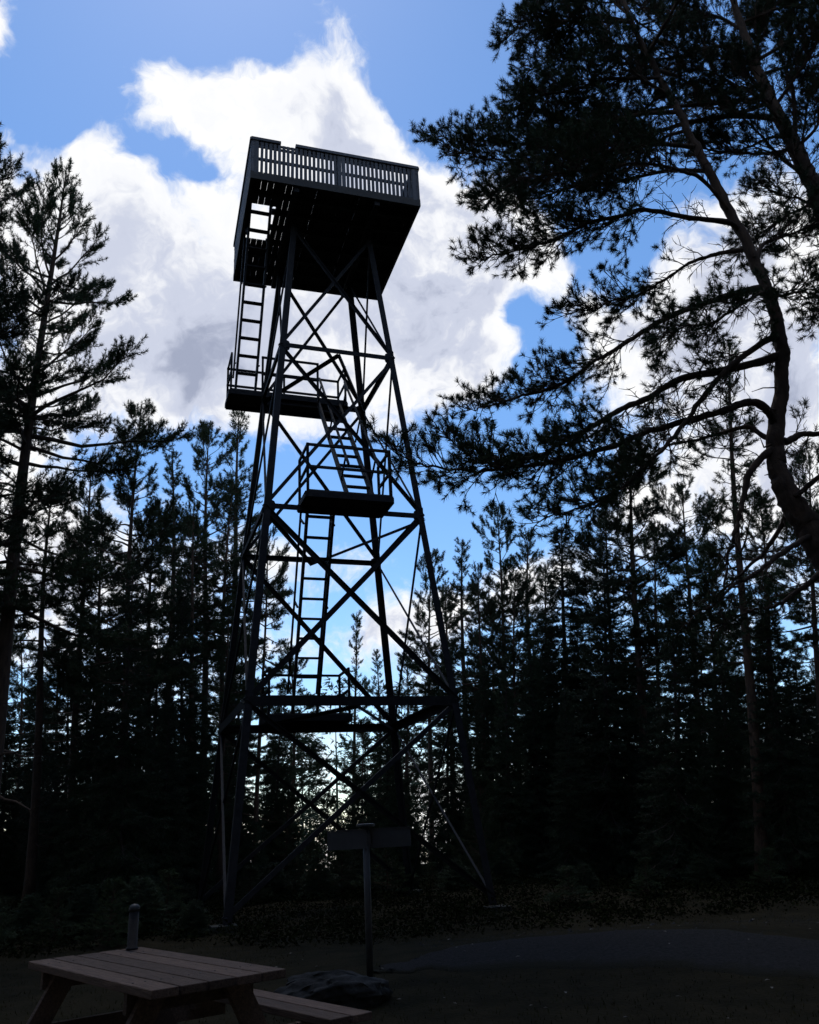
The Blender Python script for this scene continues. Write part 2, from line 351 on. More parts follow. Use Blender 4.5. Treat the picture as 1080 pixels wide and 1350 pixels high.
landing('landing', -1.1, .75, 1.2, 2.15, ZL[1] + .2, [(-1.07, 2.1, .72, 2.1), (-1.07, 1.23, -1.07, 2.1), (.72, 1.23, .72, 2.1)])
def ladder(xa, xb, y0, z0, y1, z1, dx=0.0, rung=.37, hand=True, hh=.5, ext=0.0):
    mb = MB(); d = unit([dx, y1 - y0, z1 - z0]); nrm = unit(np.cross([1, 0, 0], d)); nrm = nrm if nrm[2] > 0 else -nrm
    for x in (xa, xb):
        bar(mb, np.array([x, y0, z0]), np.array([x + dx, y1, z1]) + d * ext, .05, .13, nrm)
    o = mb.build('ladder', 'steel', tower)
    n = int((z1 - z0) / rung)
    for i in range(1, n + 1):
        t = i / (n + .4); y, z = y0 + (y1 - y0) * t, z0 + (z1 - z0) * t
        mb = MB(); bar(mb, np.array([xa + dx * t + .026, y, z]), np.array([xb + dx * t - .026, y, z]), .11, .03); mb.build('rung', 'steel', o)
    if hand:
        for x in (xa - .05, xb + .05):
            mb = MB(); a, b = np.array([x, y0, z0]) + nrm * hh + d * .3, np.array([x + dx, y1, z1]) + nrm * hh + d * ext
            bar(mb, a, b, .04, .05, nrm)
            for t in (.08, .5, .92):
                p = a + (b - a) * t; bar(mb, p - nrm * (hh - .03), p - nrm * .02, .035, .035, d)
            mb.build('handrail', 'steel', o)
    return o
ladder(-1.95, -1.47, 1.32, ZL[3] + .2, -.98, ZL[4] + .85, hh=.30)
ladder(-.02, .52, -1.9, ZL[2] + .2, 1.3, ZL[3] + .15, dx=.12, hh=.6)
ladder(-.55, .0, 1.3, ZL[1] + .2, -1.32, ZL[2] + .15, dx=-.18, hh=.45)

def platform():
    X0, X1, Y0, Y1 = -2.0, 2.0, -1.93, 1.93
    zu = ZL[4]
    pl = bpy.data.objects.new('platform', None); sc.collection.objects.link(pl); pl.parent = tower
    pl.location = (-.0967, -.2798, 0); pl.rotation_euler = (0, 0, -.027)
    mb = MB()
    box(mb, X0, X1, Y0, Y0 + .07, zu, zu + .17); box(mb, X0, X1, Y1 - .07, Y1, zu, zu + .17)
    box(mb, X0, X0 + .07, Y0 + .0705, Y1 - .0705, zu, zu + .17); box(mb, X1 - .07, X1, Y0 + .0705, Y1 - .0705, zu, zu + .17)
    mb.build('edge_beam', 'deckwood', pl)
    hx0, hx1, hy0, hy1 = -1.82, -1.40, -.92, .36
    for y in np.linspace(Y0 + .55, Y1 - .55, 6):
        segs = [(X0 + .071, X1 - .071)]
        if hy0 - .06 < y < hy1 + .06: segs = [(hx1 + .03, X1 - .071)]
        for a, b in segs:
            mb = MB(); box(mb, a, b, y - .035, y + .035, zu + .03, zu + .168); mb.build('joist', 'deckwood', pl)
    for x in (-.95, .95):
        mb = MB(); box(mb, x - .06, x + .06, Y0 + .072, Y1 - .072, zu - .12, zu + .028); mb.build('main_beam', 'steel', pl)
    n = 28; w = (X1 - X0) / n
    for i in range(n):
        g_ = .0065 if (i in (1, 2, 3, 5, 6, 7, 10, 17)) else .0008
        a, b = X0 + i * w + .0012, X0 + (i + 1) * w - g_
        parts = [(Y0, Y1)]
        if b > hx0 and a < hx1: parts = [(Y0, hy0), (hy1, Y1)]
        for (p, q) in parts:
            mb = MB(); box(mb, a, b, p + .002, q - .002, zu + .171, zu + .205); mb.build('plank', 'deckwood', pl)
    zf, zt = zu + .26, zu + 1.20
    def side(p, q, nrm, name, gap=None, jitter=0):
        p, q, nrm = np.array([*p, 0.]), np.array([*q, 0.]), np.array([*nrm, 0.])
        ln = np.linalg.norm(q - p); d = (q - p) / ln
        R = bpy.data.objects.new('railing', None); sc.collection.objects.link(R); R.parent = tower
        R.location = pl.location; R.rotation_euler = pl.rotation_euler
        rl = random.Random(hash(name) % 1000 + 5)
        for t in (0.012, .5, .988):
            mb = MB(); c = p + d * ln * t; bar(mb, c + UPV * (zu + .02) - nrm * .125, c + UPV * (zt - .10) - nrm * .125, .09, .09, nrm); mb.build('post', 'slatwood', R)
        for z, hgt in ((zu + .62, .062), (zu + .985, .045), (zu + 1.085, .035)):
            mb = MB(); bar(mb, p + UPV * z - nrm * .055, q + UPV * z - nrm * .055, .045, hgt); mb.build('rail', 'slatwood', R)
        capz = zt - .058; segs = [(0, 1)] if not gap else [(0, gap[0]), (gap[1], 1)]
        for s0, s1 in segs:
            mb = MB(); bar(mb, p + d * ln * s0 + UPV * capz - nrm * .06, p + d * ln * s1 + UPV * capz - nrm * .06, .17, .075)
            mb.build('top_rail', 'slatwood', R)
        n = int(ln / .1); sw = ln / n
        sm = None
        for i in range(n):
            wd = .066 if not (name == 'front' and i in (20, 21, 38, 39)) else .092
            c = p + d * (i + .5) * sw; tl = rl.uniform(-.006, .006)
            mb = MB(); bar(mb, c + UPV * (zu + .05 + rl.uniform(-.015, .015)) - nrm * .018 - d * tl, c + UPV * (zt - .115) - nrm * .018 + d * tl, wd + rl.uniform(-.004, .004), .022, nrm)
            mb.build('slat', 'slatwood', R)
    side((X0, Y0), (X1, Y0), (0, -1), 'front', (.17, .255))
    side((X1, Y0), (X1, Y1), (1, 0), 'right')
    side((X1, Y1), (X0, Y1), (0, 1), 'back')
    side((X0, Y1), (X0, Y0), (-1, 0), 'left')
platform()

# ------------------------------------------------------------------ picnic table
def picnic():
    th = -.8666; z = .0
    o = empty('picnic_table', (-2.565, 5.919, 0), th, 'weathered brown plank picnic table with attached benches near the camera', 'picnic table')
    Lx, W, H = 1.893, .75, CAM_H - .6243
    n = 5; w = W / n
    for i in range(n):
        mb = MB(); e1, e2 = random.Random(i).uniform(-.012, .012), random.Random(i + 9).uniform(-.012, .012)
        box(mb, e1, Lx + e2, i * w + .006, (i + 1) * w - .006, H - .042, H)
        ob = mb.build('plank', 'tablewood', o); bv(ob, .005)
    for xk in (.29, Lx - .31):
        for i in range(n):
            for dy in (.04, .105):
                mb = MB(); tube(mb, [(xk, i * w + dy, H - .001), (xk, i * w + dy, H + .0025)], [.006, .005], 8); mb.build('screw', 'galv', o)
    for yb, nm in ((-.52, 0), (W + .26, 1)):
        bench = MB()
        for xk in (.3, Lx - .3):
            box(bench, xk - .02, xk + .02, yb - .02, yb + .30, .345, .41)
        bo = bench.build('bench', 'tablewood', o)
        for i in range(2):
            mb = MB(); box(mb, -.01 * i, Lx + .012 * i, yb + i * .14 + .006, yb + (i + 1) * .14 - .006, .412, .452); bv(mb.build('seat_plank', 'tablewood', bo), .005)
    for xk in (.3, Lx - .3):
        mb = MB(); box(mb, xk - .063, xk - .023, -.48, W + .50, .28, .40); mb.build('cross_beam', 'tablewood', o)
        mb = MB(); box(mb, xk - .065, xk - .022, .02, W - .02, H - .14, H - .043); mb.build('top_batten', 'tablewood', o)
        for s_ in (0, 1):
            mb = MB(); yt, yb_ = (.16, -.22) if s_ == 0 else (W - .16, W + .22)
            bar(mb, np.array([xk + .0, yt, H - .045]), np.array([xk + .0, yb_, 0.0]), .043, .12, (0, 1, 0)); mb.build('leg', 'tablewood', o)
    return o
def bv(ob, w):
    md = ob.modifiers.new('bevel', 'BEVEL'); md.width = w; md.segments = 2; return ob
picnic()
def canister():
    H = CAM_H - .6243
    p = at(181, 1249, 6.35); x, y = p[0], p[1]
    th = -.8666; C, S = math.cos(th), math.sin(th)                # keep it on the table top, near its far corner
    q = np.array([-2.565 + C * .10 - S * .64, 5.919 + S * .10 + C * .64])
    o = empty('canister', (q[0], q[1], H), 0, 'slim dark metal tube with shiny domed cap standing on the table corner', 'canister')
    mb = MB(); tube(mb, [(0, 0, 0), (0, 0, .012), (0, 0, .013), (0, 0, .235)], [.040, .040, .033, .033], 20); mb.build('tube', 'steel', o, True)
    mb = MB(); hs = [(.0, .036), (.012, .037), (.02, .036), (.032, .031), (.04, .02), (.044, .004)]
    tube(mb, [(0, 0, .2355 + a) for a, r in hs], [r for a, r in hs], 20); mb.build('cap', 'galv', o, True)
canister()

# ------------------------------------------------------------------ signpost and boulder
def boulder(name, c, s, seed, label):
    rg = np.random.default_rng(seed); mb = MB()
    import bmesh
    bm = bmesh.new(); bmesh.ops.create_icosphere(bm, subdivisions=5, radius=1.0)
    ks = rg.normal(0, 1, (16, 3)); ks[0] = (.1, -.2, 1); ks[1] = (-.8, -.6, .5); ks /= np.linalg.norm(ks, axis=1)[:, None]; off = rg.uniform(.5, .9, 16)
    for v in bm.verts:
        p = np.array(v.co); 
        for k_, o_ in zip(ks, off):                               # planes knock off flat facets
            dd = p @ k_ - o_
            if dd > 0: p = p - k_ * dd * .9
        p += .05 * np.sin(p * 5 + seed)[[1, 2, 0]] + .035 * np.sin(p * 13 + 2 * p[[1, 2, 0]] * 7)[[2, 0, 1]] + .018 * np.sin(p * 29 + 3 * p[[2, 0, 1]] * 11)[[1, 2, 0]]
        v.co = p * s
    me = bpy.data.meshes.new(name); bm.to_mesh(me); bm.free(); me.materials.append(MT['rock'])
    o = link(name, me); o.location = c; o.rotation_euler = (0, 0, .3)
    me.polygons.foreach_set('use_smooth', [True] * len(me.polygons)); return tag(o, label, 'rock')
pb = atz(440, 1318, .08)
boulder('boulder', (pb[0] + .03, pb[1] + .18, .09), (.66, .42, .26), 3, 'rough grey boulder at the foot of the signpost')
def signpost():
    p = at(482, 1290, pb[1] + .62); top = at(482, 1086, pb[1] + .62)
    x, y = float(top[0]), float(pb[1] + .62); zt = float(top[2]); g = float(gh(x, y))
    o = empty('signpost', (x, y, g), 0, 'slim metal signpost with two dark boards standing behind the boulder', 'signpost')
    hgt = zt - g
    mb = MB(); tube(mb, [(0, 0, -.1), (0, 0, hgt - .03)], [.032, .032], 16); mb.build('post', 'galv', o, True)
    mb = MB(); tube(mb, [(0, 0, hgt - .03), (0, 0, hgt - .025), (0, 0, hgt - .005), (0, 0, hgt)], [.06, .09, .09, .07], 20); mb.build('cap', 'galv', o)
    k = y / F_PX * 1.02
    for x0, x1, yo in ((-46 * k, 1 * k, -.040), (-2 * k, 54 * k, .040)):
        mb = MB(); box(mb, x0, x1, yo - .004, yo + .004, hgt - .225, hgt - .055)
        box(mb, x0, x1, yo - .012, yo + .012, hgt - .0545, hgt - .046)
        ob = mb.build('board', 'sign', o)
        mb = MB(); box(mb, -.05, .05, yo * .82 - .006, yo * .82 + .002 , hgt - .19, hgt - .10); mb.build('clamp', 'galv', o)
signpost()

# ------------------------------------------------------------------ trees
def needles(P, D, n, shoot, ln, wd, rg, spread=(35, 68)):
    """n needles round each shoot that starts at P and points along D"""
    P = np.repeat(P, n, 0); D = np.repeat(D, n, 0); K = len(P)
    A = rg.normal(size=(K, 3)); A -= D * (A * D).sum(1)[:, None]; A /= np.linalg.norm(A, axis=1)[:, None] + 1e-9
    th = np.radians(rg.uniform(spread[0], spread[1], K))[:, None]; t = rg.uniform(0, 1, K)
    th = th * (1.15 - .75 * t[:, None])
    nd = D * np.cos(th) + A * np.sin(th)
    b = P + D * (t * (shoot if np.isscalar(shoot) else np.repeat(shoot, n)))[:, None]
    l = ln * rg.uniform(.75, 1.15, K)
    W = np.cross(nd, rg.normal(size=(K, 3))); W /= np.linalg.norm(W, axis=1)[:, None] + 1e-9
    W *= (wd * .5)
    return np.stack([b - W, b + W, b + nd * l[:, None]], 1)

def rot_about(v, ax, ang):
    ax = unit(ax); c, s = math.cos(ang), math.sin(ang)
    return v * c + np.cross(ax, v) * s + ax * (ax @ v) * (1 - c)

def make_tree(seed, H, cb, spread, style, n_need=13, nl=.13, nw=.0175, whorl=.38, thick=1.0, dens=1.15, rnd=.7):
    """returns (trunk mesh, crown mesh) of one conifer whose base is at the origin"""
    rg = np.random.default_rng(seed); rd = random.Random(seed)
    wood = MB(); SP, SD, SL = [], [], []
    k = 14; zz = np.linspace(-.3, H, k); ph = rd.uniform(0, 6)
    wob = H * .012
    cx = wob * np.sin(zz / H * 5 + ph) * (zz / H); cy = wob * np.cos(zz / H * 4 + ph * 1.7) * (zz / H)
    r0 = H * .0098 * thick
    RR = r0 * (1 - np.clip(zz / H, 0, 1)) ** .8 + .012; RR[0] *= 1.5; RR[1] *= 1.05
    tube(wood, np.stack([cx, cy, zz], -1), RR, 9)
    def tr(z): return np.array([np.interp(z, zz, cx), np.interp(z, zz, cy), z]), float(np.interp(z, zz, RR))
    def branch(z, az, Ln, el, live=True):
        p, r = tr(z); n = 6; P = [p]; el0 = math.radians(el)
        d0 = np.array([math.cos(az), math.sin(az), 0.])
        for i in range(n):
            t = (i + 1) / n
            if style == 'pine': ee = el0 + .35 * t * t + rd.uniform(-.16, .16)
            else: ee = el0 - .28 * math.sin(t * 2.2) + .40 * t * t + rd.uniform(-.08, .08)
            az_ = rd.uniform(-.22, .22) if style == 'pine' else rd.uniform(-.1, .1)
            d = np.array([d0[0] * math.cos(az_) - d0[1] * math.sin(az_), d0[0] * math.sin(az_) + d0[1] * math.cos(az_), 0]) * math.cos(ee) + UPV * math.sin(ee)
            P.append(P[-1] + d * Ln / n)
        P = np.array(P); rb = min(r * .5, .012 + Ln * .013)
        tube(wood, P, np.linspace(rb, .005, n + 1), 5, False)
        if not live:
            for _ in range(2):
                t = rd.uniform(.4, .9); q = P[0] + (P[-1] - P[0]) * t; d = unit(rg.normal(size=3) + d0)
                tube(wood, [q, q + d * Ln * .2, q + d * Ln * .32 - UPV * .05], [.007, .005, .003], 3, False)
            return
        m_ = max(3, int(Ln * 8.5 * dens)); s0 = .40 if style == 'pine' else .08
        for j in range(m_):
            t = s0 + (1 - s0) * ((j + rd.random()) / m_) ** (.8 if style == 'pine' else 1); i = min(int(t * n), n - 1); q = P[i] + (P[i + 1] - P[i]) * (t * n - i)
            d = unit(P[i + 1] - P[i]); side = rd.choice((-1, 1)); a_ = side * math.radians(rd.uniform(25, 70))
            d = rot_about(d, UPV + rg.normal(0, .25, 3), a_)
            l2 = (Ln * .38 * (1 - t) + (.34 if style == 'pine' else .22)) * rd.uniform(.6, 1.2)
            lift = rd.uniform(.0, .55) if style == 'pine' else rd.uniform(-.35, .15)
            e1 = q + d * l2 * .55; e2 = e1 + unit(d + UPV * lift) * l2 * .45
            tube(wood, [q, e2], [.008, .004], 3, False)
            ns = max(2, int(l2 / .085 * dens))
            for s_ in range(ns):
                tt = .25 + .75 * (s_ + rd.random()) / ns
                b = q + (e1 - q) * (tt / .55) if tt < .55 else e1 + (e2 - e1) * ((tt - .55) / .45)
                dd = unit(d * .9 + rg.normal(0, .55, 3) + UPV * (.45 if style == 'pine' else -.1))
                SP.append(b); SD.append(dd)
            SP.append(e2); SD.append(unit(d + UPV * (.6 if style == 'pine' else 0.)))
        SP.append(P[-1]); SD.append(unit(P[-1] - P[-2]))
    z = cb * H
    while z < H - .25:
        t = (z - cb * H) / (H - cb * H)
        nb = rd.choice((2, 3, 3, 4)) if style == 'pine' else rd.choice((5, 6, 6))
        a0 = rd.uniform(0, 6.28)
        for i in range(nb):
            if style == 'pine':
                prof = ((1 - t) ** rnd * (.55 + .45 * min(1, t / .25))) * (.8 + .3 * math.sin(z * 1.7 + ph)); el = -10 + 58 * t ** 1.3 + rd.uniform(-16, 16); jit = rd.choice((.45, .7, .9, 1.0, 1.15, 1.35)) * rd.uniform(.85, 1.15)
            else:
                prof = (1 - t) ** .95; el = -22 + 55 * t ** 1.5 + rd.uniform(-8, 8); jit = rd.uniform(.75, 1.1)
            Ln = max(.22, spread * prof * jit)
            branch(z + rd.uniform(-.12, .12), a0 + i * 6.283 / nb + rd.uniform(-.3, .3), Ln, el)
        z += whorl * rd.uniform(.75, 1.3) * (1 if t < .75 else .75)
    p, _ = tr(H)
    for i in range(7): SP.append(p - UPV * .09 * i); SD.append(unit(UPV + rg.normal(0, .25, 3)))
    for _ in range(int(9 * cb * H / 8)):
        branch(rd.uniform(.22 * H * cb, cb * H), rd.uniform(0, 6.28), rd.uniform(.4, 1.3) * spread * .5, rd.uniform(-25, 10), False)
    SP, SD = np.array(SP), np.array(SD)
    V = needles(SP, SD, n_need, .07, nl, nw, rg, (25, 98))
    me = bpy.data.meshes.new('trunk'); me.from_pydata(np.concatenate(wood.v).tolist(), [], wood.f); me.materials.append(MT['bark' if style == 'pine' else 'bark2'])
    me.polygons.foreach_set('use_smooth', [True] * len(me.polygons))
    return me, tri_mesh('crown', V, 'needle' if style == 'pine' else 'needle2'), H

PROTO = {}
def proto(key):
    if key not in PROTO:
        PROTO[key] = make_tree(*PSPEC[key][0], **PSPEC[key][1])
    return PROTO[key]
PSPEC = {
    'open': ((11, 17.5, .34, 3.9, 'pine'), dict(thick=1.3, n_need=12, nl=.105, nw=.016, whorl=.34, dens=1.35)),
    'open2': ((12, 17.0, .36, 3.9, 'pine'), dict(n_need=11, nl=.105, nw=.016, whorl=.36, dens=1.3)),
    'pine1': ((21, 16, .46, 2.8, 'pine'), dict(rnd=.5)), 'pine2': ((22, 16, .36, 2.2, 'pine'), dict(rnd=.95)),
    'pine3': ((23, 15, .52, 3.0, 'pine'), dict(rnd=.4, whorl=.45)), 'pine4': ((24, 15, .28, 2.4, 'pine'), dict(rnd=.8)),
    'pine5': ((25, 16, .36, 3.1, 'pine'), dict(dens=1.25, rnd=.6)), 'pine6': ((26, 15.5, .5, 2.4, 'pine'), dict(rnd=.6, whorl=.5)),
    'cone1': ((31, 15, .10, 2.7, 'spruce'), dict(whorl=.36, n_need=8, nw=.026)), 'cone2': ((32, 14, .04, 3.0, 'spruce'), dict(whorl=.36, n_need=8, nw=.026)),
    'slim': ((33, 15, .2, 1.6, 'pine'), dict(whorl=.4)),
    'young1': ((41, 5, .02, 2.0, 'spruce'), dict(whorl=.24, n_need=16)), 'young2': ((42, 4, .03, 2.0, 'spruce'), dict(whorl=.22, n_need=16)),
    'young3': ((43, 5, .04, 1.9, 'pine'), dict(whorl=.24, n_need=16)),
}
def tree(name, key, ut, vt, ub, Y, label, group=None, rz=None, wide=1.0):
    """one tree: its top seen at (ut, vt), its foot below ub, at distance Y"""
    tm, cm, H = proto(key)
    top = at(ut, vt, Y); foot = at(ub, 1150, Y); g = float(gh(foot[0], Y)); foot[2] = g
    v = top - foot; h = np.linalg.norm(v); s = h / H
    o = empty(name, foot, 0, label, 'tree', group)
    q = Vector((0, 0, 1)).rotation_difference(Vector(v.tolist())) @ Matrix.Rotation(rz if rz is not None else random.Random(int(ut * 7 + vt)).uniform(0, 6.28), 3, 'Z').to_quaternion()
    o.rotation_mode = 'QUATERNION'; o.rotation_quaternion = q; wv = wide * random.Random(int(ut * 3 + vt * 5)).uniform(.82, 1.18); o.scale = (s * wv, s * wv, s)
    link('trunk', tm, o); link('crown', cm, o); return o

G1 = 'pines at the left edge of the clearing'
tree('pine_tree', 'open', 78, 226, -22, 15, 'tall open-crowned pine with leaning trunk at the left edge of the photo', rz=.4, wide=.74)
tree('pine_tree', 'open2', -25, 150, -150, 13.5, 'pine reaching in from outside the left edge beside the tall open pine', rz=2.2)
tree('pine_tree', 'pine5', 184, 536, 160, 21, 'broad dark pine between the tall left pine and the tower, highest of that clump', G1)
tree('pine_tree', 'pine4', 118, 612, 92, 25, 'dark pine just right of the tall open pine trunk', G1)
tree('pine_tree', 'pine2', 228, 596, 214, 26, 'pointed pine right behind the broad dark pine', G1)
tree('pine_tree', 'pine1', 279, 570, 262, 29, 'pine with bare straight trunk, first of the pair left of the tower', G1)
tree('pine_tree', 'pine2', 322, 545, 292, 31, 'slender pine with pointed top directly behind the tower left legs', G1, rz=1.0)
tree('pine_tree', 'pine3', 352, 700, 335, 27, 'shorter pine showing its side twigs through the left tower bracing', G1, wide=.8)
tree('spruce_tree', 'cone2', 172, 735, 160, 18.5, 'dense black spruce in front of the left pines')
tree('spruce_tree', 'cone1', 246, 770, 236, 23, 'dense dark spruce between the black spruce and the tower', wide=.9)
tree('spruce_tree', 'cone1', 55, 880, 40, 30, 'lower spruce under the tall open pine at the left edge')
tree('pine_tree', 'pine4', 12, 830, -8, 36, 'far pine beyond the left edge trunk')
tree('pine_tree', 'slim', 469, 810, 466, 48, 'slim pointed pine far behind the tower, alone against the cloud', wide=1.0)
tree('pine_tree', 'pine2', 499, 858, 500, 42, 'small pine right of the slim pointed pine, behind the tower')
tree('pine_tree', 'pine4', 535, 850, 537, 38, 'bushy pine behind the right rear tower leg')
tree('spruce_tree', 'cone2', 508, 935, 512, 27, 'dark green low spruce under the first tower beam', wide=1.05)
tree('spruce_tree', 'cone1', 372, 905, 362, 30, 'dark spruce behind the left tower foot', wide=.9)
G2 = 'pines right of the tower'
R2 = [('pine1', 566, 735, 570, 33, 'loose pine directly behind the right front tower leg'), ('pine2', 612, 716, 618, 32, 'pine just right of the tower with thin pointed top'),
      ('pine5', 656, 668, 668, 30, 'tallest dark pine of the clump right of the tower'), ('pine4', 697, 700, 712, 33, 'pine leaning on the right side of the tallest dark pine'),
      ('slim', 590, 770, 600, 38, 'slender conifer between the tower leg and the pine clump')]
for k_, a1, b1, c1, d1, lb in R2: tree('pine_tree', k_, a1, b1, c1, d1, lb, G2)
R3 = [('cone1', 742, 688, 758, 26, 'dense cone-shaped spruce left of the pine with drooping boughs'), ('cone2', 790, 720, 808, 23, 'black spruce in the middle of the right-hand forest'),
      ('pine5', 832, 585, 858, 25, 'dark pine below the long bare limbs of the leaning pine'), ('pine3', 905, 640, 930, 27, 'rounded pine right of the dark pine under the bare limbs'),
      ('pine2', 962, 456, 1004, 19, 'pine whose pointed top shows between the forked limbs of the leaning pine'), ('pine1', 1062, 600, 1100, 22, 'pine behind the leaning trunk at the right edge'),
      ('cone2', 880, 780, 900, 20, 'dense spruce below the arching dead limb'), ('cone1', 1010, 760, 1040, 19, 'dense spruce at the right edge below the leaning trunk'),
      ('cone1', 700, 840, 712, 25, 'low spruce between the two right-hand clumps')]
for k_, a1, b1, c1, d1, lb in R3: tree('spruce_tree' if k_[0] == 'c' else 'pine_tree', k_, a1, b1, c1, d1, lb, 'trees of the right-hand forest')
for k_, a1, b1, c1, d1, lb in [('pine3', 140, 700, 122, 24, 'dark pine filling the gap left of the black spruce'), ('pine6', 205, 660, 192, 23, 'dark pine behind the black spruce, under the broad dark pine'),
        ('pine6', 258, 665, 246, 25, 'dark pine below the pair left of the tower'), ('pine6', 305, 640, 286, 28, 'dark pine standing just behind the front left tower leg'), ('pine6', 70, 640, 42, 22, 'dark pine crossing the trunk of the tall open pine'),
        ('pine4', 300, 800, 290, 24, 'low bushy pine beside the left tower legs'), ('cone1', 125, 850, 110, 22, 'low spruce left of the black spruce'), ('cone1', 15, 930, 0, 24, 'low spruce at the very left edge')]:
    tree('spruce_tree' if k_[0] == 'c' else 'pine_tree', k_, a1, b1, c1, d1, lb, G1)
for k_, a1, b1, c1, d1, lb in [('pine6', 632, 745, 640, 28, 'dark pine in front of the tallest dark pine right of the tower'), ('pine5', 676, 760, 690, 27, 'broad dark pine low in the clump right of the tower'), ('pine4', 720, 745, 735, 29, 'pine left of the dense cone-shaped spruce'),
        ('pine5', 800, 660, 820, 27, 'broad pine left of the dark pine below the bare limbs'), ('pine6', 860, 690, 880, 24, 'dark pine right below the long bare limbs'), ('pine5', 930, 720, 955, 24, 'broad dark pine left of the leaning trunk'),
        ('pine4', 1000, 650, 1030, 24, 'dark pine seen just left of the leaning trunk'), ('cone1', 950, 830, 970, 21, 'dense spruce low in the right-hand forest'), ('cone1', 640, 880, 650, 26, 'low spruce right of the tower foot')]:
    tree('spruce_tree' if k_[0] == 'c' else 'pine_tree', k_, a1, b1, c1, d1, lb, 'trees of the right-hand forest')
rf = random.Random(77)
CG = [(590, 850, 27), (628, 830, 30), (668, 862, 24), (722, 820, 27), (764, 800, 30), (812, 850, 24), (846, 805, 29), (892, 842, 26), (924, 800, 29), (972, 870, 23), (1004, 815, 27), (1052, 850, 25), (1090, 800, 28), (745, 905, 22), (860, 910, 22), (1030, 920, 21),
      (96, 842, 27), (142, 800, 26), (206, 830, 21), (262, 862, 27), (318, 880, 28), (222, 905, 20), (140, 940, 21)]
for i, (u_, v_, Y_) in enumerate(CG):
    nb_ = ['just right of the tower foot', 'below the pine clump right of the tower', 'in the middle of the right-hand forest', 'below the long bare limbs', 'at the right edge'][min(4, max(0, int((u_ - 560) / 105)))] if u_ > 500 else ('behind the picnic table' if u_ < 240 else 'beside the left tower feet')
    tree('spruce_tree', ('cone1', 'cone2')[i % 2], u_, v_, u_ + (u_ - 540) * .03, Y_, 'dense dark spruce low in the wood ' + nb_, 'dense spruces ' + nb_)
def spot(u):                              # what a tree of the dark ranks stands behind
    for lim, w in ((95, 'at the far left edge of the photo'), (230, 'behind the picnic table'), (390, 'behind the left tower feet'), (530, 'behind the signpost'), (660, 'behind the right tower foot'), (800, 'behind the near end of the gravel strip'), (940, 'behind the middle of the gravel strip')):
        if u < lim: return w
    return 'below the leaning pine at the right edge'
for i in range(38):                      # the second rank, told apart by nothing
    u = -80 + i * 33 + rf.uniform(-14, 14)
    if 400 < u < 460 or (u > 560 and i % 3 == 0): continue
    v = 890 + rf.uniform(-70, 70); right = u > 560
    if right: v -= 25
    tree('pine_tree', rf.choice(('pine1', 'pine3', 'pine4', 'pine6', 'pine5', 'pine6', 'cone1')), u, v, u * 1.02 - 8, rf.uniform(31, 44),
         'tall dark conifer of the second rank ' + spot(u), 'second rank of conifers ' + spot(u))
for i in range(40):                      # undergrowth spruces at the edge of the clearing
    u = -90 + i * 31 + rf.uniform(-12, 12); v = 1068 + rf.uniform(-55, 45); Y = rf.uniform(22, 33)
    right = u > 560
    tree('young_spruce', rf.choice(('young1', 'young2', 'young3')), u, v, u, Y,
         'young conifer in the dark undergrowth ' + spot(u), 'undergrowth ' + spot(u))

BS = [(u_, 13.6 + (i * 7 % 5) * .55) for i, u_ in enumerate(list(range(-30, 290, 36)) + [])] + [(u_, 16.2 + (i * 11 % 7) * .5) for i, u_ in enumerate((748, 770, 850, 921, 1012, 1085))] + [(u_, 20.5 + (i % 3) * .6) for i, u_ in enumerate(range(330, 690, 30))]
for i, (u_, Y_) in enumerate(BS):  # right-hand bushes are added to blacken ground that lies in shade
    lb = 'behind the picnic table' if u_ < 300 else ('behind the gravel strip, added over the shaded ground' if u_ > 695 else 'between the tower feet')
    tree('juniper_bush', ('young2', 'young3')[i % 2], u_, (1172 if u_ < 300 else (1136 if u_ > 695 else 1128)) + (i * 37 % 43) - 24, u_, Y_, 'low dark bush at the rim of the clearing ' + lb, 'bushes ' + lb, wide=1.7)['category'] = 'bush'

